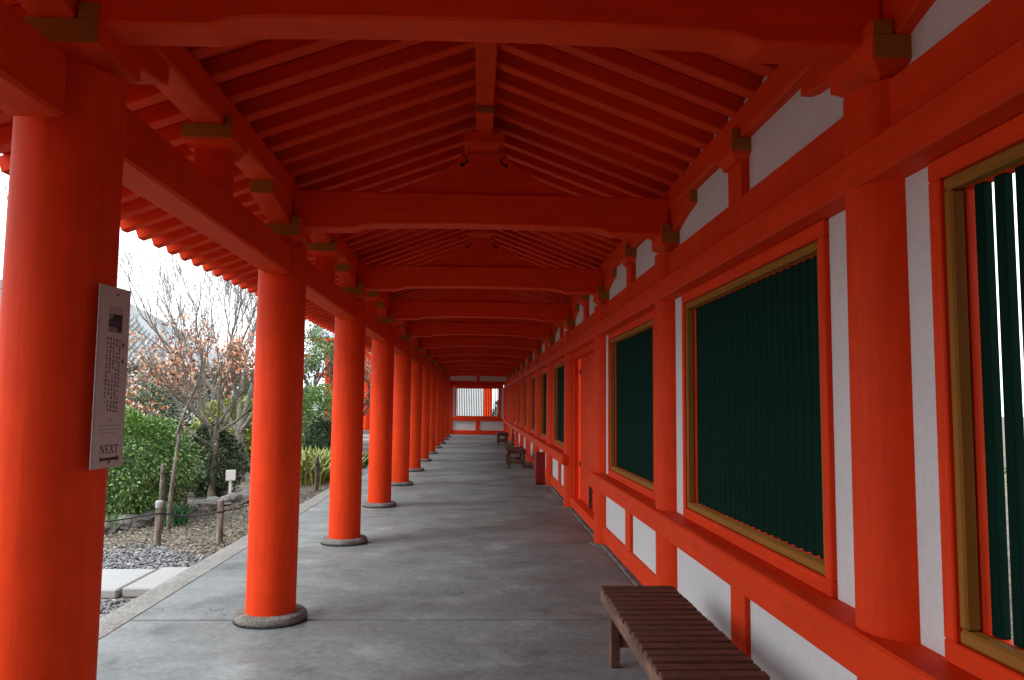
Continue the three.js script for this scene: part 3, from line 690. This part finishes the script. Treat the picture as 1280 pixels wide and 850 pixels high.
function bush(label, [x, z], [rx, ry, rz], count, size, cols, group, name = 'round_bush') {
  seed(Math.round(Math.abs(x * 71 + z * 137)) + 3);
  const t = thing(name, label, 'bush', [x, GY, z], 0, group);
  const cy = ry * 0.98, ph = rnd(0, 9);
  const stems = []; for (let i = 0; i < 9; i++) { const a = rnd(0, 6.28), r = rnd(0.3, 0.75); stems.push(tubeAlong([V(rnd(-0.06, 0.06), -0.03, rnd(-0.06, 0.06)), V(Math.cos(a) * rx * r * 0.4, cy * 0.6, Math.sin(a) * rz * r * 0.4), V(Math.cos(a) * rx * r, cy * rnd(1, 1.4), Math.sin(a) * rz * r)], 0.022, 0.006, 5)); }
  mesh('stems', join(stems), M.bark, t);
  const core = new THREE.IcosahedronGeometry(1, 3), p = core.attributes.position, f = lump(ph), cc = [];
  for (let k = 0; k < p.count; k++) { const d = V(p.getX(k), p.getY(k), p.getZ(k)).normalize(), s = 0.62 * f(d); p.setXYZ(k, d.x * rx * s, Math.max(0.05, cy + d.y * ry * s), d.z * rz * s); }
  core.computeVertexNormals();
  mesh('foliage', leafCloud(count, inBlob(rx, ry, rz, cy, ph, 0.5), size, cols), M.leaf, t);
  return t;
}
bush('large rounded glossy green bush behind the rope fence', [-4.72, -10.9], [0.82, 0.74, 0.8], 42000, 0.052, GREEN);
bush('dark green bush between the big round bush and the thin trunks', [-4.6, -13.6], [0.55, 0.6, 0.6], 14000, 0.06, DEEP);
bush('dull green bush rising behind the big round bush', [-6.6, -15.6], [0.85, 0.95, 0.8], 15000, 0.07, DULL);
bush('bright yellow green shrub behind the forked grey tree', [-5.75, -18.4], [0.85, 0.85, 0.8], 20000, 0.08, YELLOW);
bush('clipped round green shrub beyond the yellow green plants', [-4.15, -20.6], [0.75, 1.05, 0.75], 24000, 0.06, GREEN);
bush('small clipped dark green shrub in front of the taller round shrub', [-3.75, -19.2], [0.5, 0.62, 0.5], 14000, 0.055, DEEP);
bush('low green shrub half hidden behind the notice column', [-5.55, -8.9], [0.4, 0.48, 0.5], 7000, 0.05, GREEN);
bush('dense dark evergreen shrub behind the bare trees', [-7.6, -24], [2.6, 1.3, 1.2], 22000, 0.1, DEEP);
bush('broad dark evergreen shrub beyond the forked grey tree', [-5.9, -22.2], [1.1, 1.35, 0.9], 20000, 0.09, DEEP);
// strap leaved clumps
function tuft(label, [x, z], n, h, w, cols, spread = 0.4, name = 'grass_clump') {
  seed(Math.round(Math.abs(x * 91 + z * 53)) + 5);
  const t = thing(name, label, 'plant', [x, GY, z]); const pos = [], col = [], nor = [];
  for (let i = 0; i < n; i++) {
    const a = rnd(0, 6.28), l = h * rnd(0.7, 1.2), o = V(rnd(-spread, spread) * 0.5, 0, rnd(-spread, spread) * 0.5), c = cols[Math.floor(rnd(0, cols.length))], k = rnd(0.8, 1.2), bend = rnd(0.3, 0.9);
    const d = V(Math.cos(a), 0, Math.sin(a)), s = V(-d.z, 0, d.x).multiplyScalar(w);
    const P = [0, 0.45, 0.8, 1].map((u) => o.clone().addScaledVector(d, l * bend * u * u).add(V(0, l * (u - 0.35 * bend * u * u), 0)));
    const Wd = [0.7, 1, 0.7, 0.05];
    for (let j = 0; j < 3; j++) {
      const q = [P[j].clone().addScaledVector(s, -Wd[j]), P[j].clone().addScaledVector(s, Wd[j]), P[j + 1].clone().addScaledVector(s, Wd[j + 1]), P[j + 1].clone().addScaledVector(s, -Wd[j + 1])];
      const nn = q[1].clone().sub(q[0]).cross(q[3].clone().sub(q[0])).normalize();
      for (const m of [0, 1, 2, 0, 2, 3]) { pos.push(q[m].x, q[m].y, q[m].z); nor.push(nn.x, nn.y, nn.z); col.push(c[0] * k, c[1] * k, c[2] * k); }
    }
  }
  const g = new THREE.BufferGeometry();
  g.setAttribute('position', new THREE.Float32BufferAttribute(pos, 3)); g.setAttribute('normal', new THREE.Float32BufferAttribute(nor, 3)); g.setAttribute('color', new THREE.Float32BufferAttribute(col, 3));
  mesh('blades', g, M.leaf, t); return t;
}
tuft('fresh green strap leaved clump beside the slender stakes', [-3.95, -10.4], 90, 0.3, 0.012, [[0.03, 0.13, 0.05], [0.05, 0.17, 0.06]], 0.35);
tuft('pale green grassy clump at the foot of the big bush', [-4.62, -9.75], 80, 0.26, 0.01, [[0.09, 0.17, 0.06], [0.12, 0.2, 0.08]], 0.4);
seed(77);
for (const [x, z] of [[-3.5, -15.6], [-3.2, -16.3], [-3.75, -16.6], [-3.35, -17.2], [-3.95, -17.5], [-3.1, -17.9], [-3.6, -18.4]])
  tuft('yellow green broad bladed bamboo grass clump along the kerb', [x, z], 170, 0.62, 0.022, YELLOW, 0.9, 'bamboo_grass').userData.group = 'bamboo grass along the kerb';
tuft('low green clump beyond the bamboo grass', [-2.95, -19.6], 120, 0.45, 0.02, GREEN, 0.6);

// branching: list of tapered limbs, and the tips
function grow(start, dir, len, rad, depth, o, out, tips) {
  const n = 4, pts = [start.clone()], d = dir.clone().normalize();
  for (let i = 0; i < n; i++) { d.add(V(rnd(-1, 1), rnd(-0.5, 1) * 0.6 + (o.up ?? 0.1), rnd(-1, 1)).multiplyScalar(o.wob)).normalize(); pts.push(pts[i].clone().addScaledVector(d, len / n)); }
  const r1 = rad * 0.6; out.push({ pts, r0: rad, r1, depth });
  if (depth <= 0) { for (const p of pts.slice(1)) tips.push([p, d.clone()]); return; }
  const kids = o.kids ?? 3;
  for (let i = 0; i < kids; i++) {
    const at = i === 0 ? 1 : rnd(0.35, 1), k = Math.min(n - 1, Math.floor(at * n)), p = pts[k].clone().lerp(pts[k + 1], at * n - k);
    const a = V(rnd(-1, 1), rnd(-0.4, 0.8), rnd(-1, 1)).normalize(), nd = d.clone().addScaledVector(a, i === 0 ? o.fork * 0.5 : o.fork).normalize();
    grow(p, nd, len * rnd(0.6, 0.88), Math.max(r1 * (i === 0 ? 0.95 : 0.7), 0.0035), depth - 1, o, out, tips);
  }
}
function tree(name, label, [x, z], trunks, o, group) {
  seed(o.seed);
  const t = thing(name, label, 'tree', [x, GY, z], 0, group), limbs = [], tips = [];
  for (const tr of trunks) grow(V(...tr.at), V(...tr.dir), tr.len, tr.rad, tr.depth, { ...o, ...tr }, limbs, tips);
  const thick = limbs.filter((l) => l.r0 > 0.014), thin = limbs.filter((l) => l.r0 <= 0.014);
  mesh('trunk', join(thick.map((l) => tubeAlong(l.pts, l.r0, l.r1, 8))), o.bark ?? M.bark, t);
  const crown = new THREE.Group(); crown.name = 'crown'; t.add(crown);
  if (thin.length) mesh('twigs', join(thin.map((l) => tubeAlong(l.pts, l.r0, l.r1, 4))), o.twig ?? M.twig, crown);
  if (o.leaves) {
    const g = leafCloud(o.leaves, () => { const [p, d] = tips[Math.floor(rnd(0, tips.length))]; if (o.maxY && p.y > o.maxY && rnd() < 0.8) return null; const s = o.leafSpread ?? 0.12; return [p.x + rnd(-s, s), p.y + rnd(-s, s), p.z + rnd(-s, s), o.free ? null : d]; }, o.leafSize, o.cols, o.droop ?? 0.5);
    mesh('leaves', g, o.leafMat ?? M.leaf, crown);
  }
  return t;
}
const RUST = [[0.48, 0.17, 0.07], [0.55, 0.24, 0.11], [0.55, 0.3, 0.17], [0.6, 0.46, 0.36], [0.3, 0.08, 0.05], [0.62, 0.55, 0.48]];
tree('maple_tree', 'small tree with sparse rusty orange leaves on a thin straight trunk', [-4.42, -13.2], [{ at: [0, -0.05, 0], dir: [0.02, 1, 0], len: 1.2, rad: 0.07, depth: 0, wob: 0.04 }, ...[[-0.9, 0.55, 0.1], [-0.5, 1, -0.3], [0.1, 1, 0.3], [0.6, 0.9, -0.1], [0.9, 0.6, 0.2], [-0.8, 0.8, 0.4], [0.3, 0.9, -0.6]].map((d, i) => ({ at: [0.01, 0.85 + 0.05 * i, 0], dir: d, len: 0.72, rad: 0.03, depth: 4 }))], { seed: 5, wob: 0.13, fork: 0.7, kids: 3, up: 0.06, leaves: 3600, leafSize: 0.066, cols: RUST, leafMat: M.dryLeaf, free: true, leafSpread: 0.09, twig: M.twig, maxY: 2.75 });
tree('sapling', 'slender pale barked sapling leaning by the rope fence', [-3.86, -10.0], [{ at: [0, -0.05, 0], dir: [0.03, 1, 0], len: 1.35, rad: 0.03, depth: 0 }, { at: [0.05, 1.2, 0], dir: [0.35, 1, 0], len: 0.7, rad: 0.018, depth: 3 }], { seed: 12, wob: 0.06, fork: 0.7, kids: 3, leaves: 260, leafSize: 0.06, cols: RUST, leafMat: M.dryLeaf, free: true, bark: M.paleBark });
{
  const t = thing('support_stake', 'rough wooden stake tied against the leaning sapling', 'stake', [-3.9, GY, -9.85], 0);
  mesh('stake', lathe([[0.035, -0.05], [0.036, 0.4], [0.03, 0.82], [0, 0.83]], 10), M.bark, t);
  const r = new THREE.TorusGeometry(0.045, 0.012, 6, 14); r.rotateX(Math.PI / 2); r.translate(0.01, 0.72, -0.02); mesh('tie', r, M.rope, t);
}
tree('bare_tree', 'forked grey tree with smooth bare limbs and fine twigs', [-4.85, -16.0], [{ at: [0, -0.05, 0], dir: [0, 1, 0], len: 1.1, rad: 0.15, depth: 0, wob: 0.04 }, { at: [0, 0.95, 0], dir: [-0.75, 0.9, 0], len: 1.3, rad: 0.055, depth: 5 }, { at: [0, 1.0, 0], dir: [0.25, 1, 0], len: 1.4, rad: 0.06, depth: 5 }, { at: [0, 0.95, 0], dir: [0.7, 0.9, 0.1], len: 1.1, rad: 0.05, depth: 4 }, { at: [0, 1.0, 0], dir: [-0.25, 1, -0.3], len: 1.4, rad: 0.05, depth: 5 }], { seed: 8, wob: 0.12, fork: 0.55, kids: 3, up: 0.25, bark: M.paleBark });
tree('bare_tree', 'tall bare tree with upright dark branches behind the rusty leaved tree', [-6.7, -19.5], [{ at: [0, -0.05, 0], dir: [0, 1, 0], len: 1.5, rad: 0.14, depth: 0, wob: 0.04 }, ...[[-0.8, 1, 0], [-0.45, 1, 0.2], [-0.1, 1, -0.2], [0.25, 1, 0.1], [0.6, 1, -0.1], [0.9, 0.9, 0.2]].map((d, i) => ({ at: [0, 1.15 + 0.05 * i, 0], dir: d, len: 1.75, rad: 0.048, depth: 5 }))], { seed: 21, wob: 0.1, fork: 0.5, kids: 3, up: 0.22 });
tree('bare_tree', 'bare tree whose long arching limb hangs over beside the notice', [-7.6, -13.2], [{ at: [0, -0.05, 0], dir: [0, 1, 0], len: 1.9, rad: 0.15, depth: 0, wob: 0.05 }, { at: [0, 1.7, 0], dir: [0.8, 0.8, 0], len: 1.5, rad: 0.07, depth: 4 }, { at: [0, 1.8, 0], dir: [-0.5, 0.9, 0.3], len: 1.5, rad: 0.09, depth: 4 }, { at: [0, 1.6, 0], dir: [0.2, 1, -0.2], len: 1.4, rad: 0.07, depth: 4 }], { seed: 33, wob: 0.14, fork: 0.6, kids: 3, up: 0.12 });
const GREYTWIG = [[0.3, 0.27, 0.24], [0.2, 0.18, 0.15], [0.42, 0.4, 0.38], [0.24, 0.2, 0.12]];
[[-9.6, -24.5, 41], [-8.0, -26, 42], [-11.6, -25.5, 43], [-6.6, -26.5, 44]].forEach(([x, z, s], i) => tree('thicket_tree', 'low grey twiggy tree in the thicket before the white wall', [x, z], [0, 1, 2, 3].map((k) => ({ at: [0, 0, 0], dir: [Math.cos(k * 1.6 + i) * 0.8, 1, Math.sin(k * 1.6 + i) * 0.8], len: 1.25, rad: 0.06, depth: 4 })), { seed: s, wob: 0.16, fork: 0.8, kids: 3, up: 0.05, leaves: 1500, leafSize: 0.09, cols: GREYTWIG, leafMat: M.dryLeaf, free: true, leafSpread: 0.2 }, 'twiggy trees of the thicket'));
tree('evergreen_tree', 'tall loose green tree seen past the second and third columns', [-5.7, -26.5], [{ at: [0, -0.05, 0], dir: [0, 1, 0], len: 2.2, rad: 0.16, depth: 0, wob: 0.04 }, ...[0, 1, 2, 3, 4].map((k) => ({ at: [0, 0.9 + k * 0.3, 0], dir: [Math.cos(k * 2.4), 1.1, Math.sin(k * 2.4)], len: 1.1, rad: 0.05, depth: 3 }))], { seed: 51, wob: 0.15, fork: 0.7, kids: 3, leaves: 9000, leafSize: 0.085, cols: [...DULL, ...GREEN], leafSpread: 0.25, up: 0.15 });
tree('evergreen_tree', 'grey green tree leaning against the gate roof', [-4.2, -27.5], [{ at: [0, -0.05, 0], dir: [0, 1, 0], len: 1.6, rad: 0.12, depth: 0, wob: 0.04 }, ...[0, 1, 2, 3].map((k) => ({ at: [0, 0.8 + k * 0.25, 0], dir: [Math.cos(k * 2.4 + 1), 1.0, Math.sin(k * 2.4 + 1)], len: 0.95, rad: 0.05, depth: 3 }))], { seed: 57, wob: 0.15, fork: 0.8, kids: 3, leaves: 4500, leafSize: 0.075, cols: [...DULL, ...GREYTWIG], leafSpread: 0.2, up: 0.1 });

// ---------------------------------------------------------------- buildings beyond
{
  const t = thing('garden_wall', 'white plaster wall with a grey tiled coping behind the thicket', 'wall', [-16, GY, -31]);
  mesh('plaster', cb(-13, 9.3, 0.25, 1.75, -0.15, 0.15, 0.01), M.white, t); mesh('base', cb(-13, 9.3, 0, 0.25, -0.19, 0.19, 0.01), M.stone, t);
  mesh('coping', prism([[-0.42, 1.75], [0.42, 1.75], [0, 2.05]], 22.3, 'zy', 0.01).translate(-1.85, 0, 0), M.tiles, t);
}
{ // large hall
  const t = thing('temple_hall', 'large hall with a broad pale grey hipped roof beyond the garden', 'building', [-36.6, GY, -60]);
  const hw = 15.5, hd = 8, ey = 4.0, ry = 10.2, ov = 2.2, P = new Poly();
  const a = V(-hw - ov, ey, hd + ov), b = V(hw + ov, ey, hd + ov), c = V(hw + ov, ey, -hd - ov), d = V(-hw - ov, ey, -hd - ov), e = V(-hw + 8, ry, 0), f = V(hw - 8, ry, 0);
  P.face([a, b, f, e], 0); P.face([b, c, f], 2); P.face([c, d, e, f], 0); P.face([d, a, e], 2);
  const r = mesh('roof', P.build(), M.hallTiles, t);
  const rolls = []; for (let x = -hw - ov + 0.3; x < hw + ov; x += 0.42) { const k = Math.min(1, (hw + ov - Math.abs(x)) / (8 + ov)); if (k < 0.05) continue; rolls.push(tubeAlong([V(x, ey + 0.06, hd + ov), V(x, ey + (ry - ey) * k + 0.06, (hd + ov) * (1 - k))], 0.09, 0.09, 6)); }
  mesh('tile_rolls', join(rolls), M.hallTiles, r).userData.kind = 'stuff';
  mesh('ridge', cb(-hw + 7.5, hw - 7.5, ry - 0.1, ry + 0.5, -0.3, 0.3, 0.05), M.hallTiles, r);
  mesh('eave', cb(-hw - ov + 0.1, hw + ov - 0.1, ey - 0.25, ey - 0.02, -hd - ov + 0.1, hd + ov - 0.1, 0.02), M.wood, t);
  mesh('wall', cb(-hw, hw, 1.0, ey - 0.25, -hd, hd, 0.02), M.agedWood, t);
  mesh('podium', cb(-hw - 1.2, hw + 1.2, 0, 0.99, -hd - 1.2, hd + 1.2, 0.05), M.white, t);
  for (let i = 0; i <= 10; i++) { const p = new THREE.CylinderGeometry(0.2, 0.2, ey - 1.25, 16); p.translate(-hw + i * hw / 5, 1 + (ey - 1.25) / 2, hd + 0.5); mesh('column', p, M.wood, t); }
}
{ // vermilion gate beyond the garden
  const t = thing('gate_building', 'vermilion gate with a grey roof standing on a stone platform', 'building', [-5.15, GY, -33]);
  for (const x of [-0.95, 0.6]) for (const z of [1.2, -1.2]) mesh('column', lathe([[0.17, 0.5], [0.17, 4.0]], 24).translate(x, 0, z), M.red, t);
  mesh('platform', cb(-1.7, 1.3, 0, 0.34, -2, 2.1, 0.03), M.paleStone, t); mesh('step', cb(-1.3, 1.1, 0.001, 0.17, 2.1, 2.6, 0.02), M.paleStone, t);
  mesh('plinth', cb(-1.3, 0.95, 0.34, 0.5, -1.5, 1.5, 0.02), M.stone, t);
  mesh('beam', cb(-1.4, 1.0, 2.62, 2.82, 1.1, 1.3, 0.01), M.red, t); mesh('beam', cb(-1.4, 1.0, 3.85, 4.05, -1.5, 1.5, 0.01), M.red, t);
  mesh('eave', cb(-1.55, 1.6, 4.05, 4.18, -2.3, 2.3, 0.01), M.red, t);
  const r = mesh('roof', prism([[-2.4, 4.18], [2.4, 4.18], [0, 5.4]], 3.3, 'zy', 0.02).translate(0.02, 0, 0), M.tiles, t);
  mesh('ridge', cb(-1.65, 1.7, 5.32, 5.6, -0.15, 0.15, 0.03), M.tiles, r);
}
{ // white storehouse seen through the bars of the end wall
  const t = thing('storehouse', 'white plastered storehouse with a vermilion corner post behind the end wall', 'building', [-1.2, GY, ZE - 8]);
  mesh('wall', cb(-4, 1.55, 0, 4.2, -3, 0, 0.02), M.white, t); mesh('corner_post', cb(1.56, 2.05, 0, 4.2, -0.4, 0.05, 0.02), M.red, t);
  mesh('roof', prism([[-3.6, 4.2], [0.8, 4.2], [-1.4, 5.6]], 6.8, 'zy', 0.02).translate(-1.1, 0, 0), M.tiles, t);
}
bush('dark shrub behind the bars of the end wall', [1.3, ZE - 5], [0.5, 0.95, 0.5], 5000, 0.09, DEEP);
// planting outside the barred windows
[[5.2, -3.4, 0.8, 0.75], [5.6, -6.4, 0.9, 0.8], [5.0, -9.8, 0.8, 0.7], [5.5, -0.8, 0.9, 0.7]].forEach(([x, z, r, h], i) => { bush('yellow green shrub outside the barred windows', [x, z], [r, h, r], 6000, 0.08, YELLOW, 'shrubs outside the windows'); });
renderer.render(scene, camera);
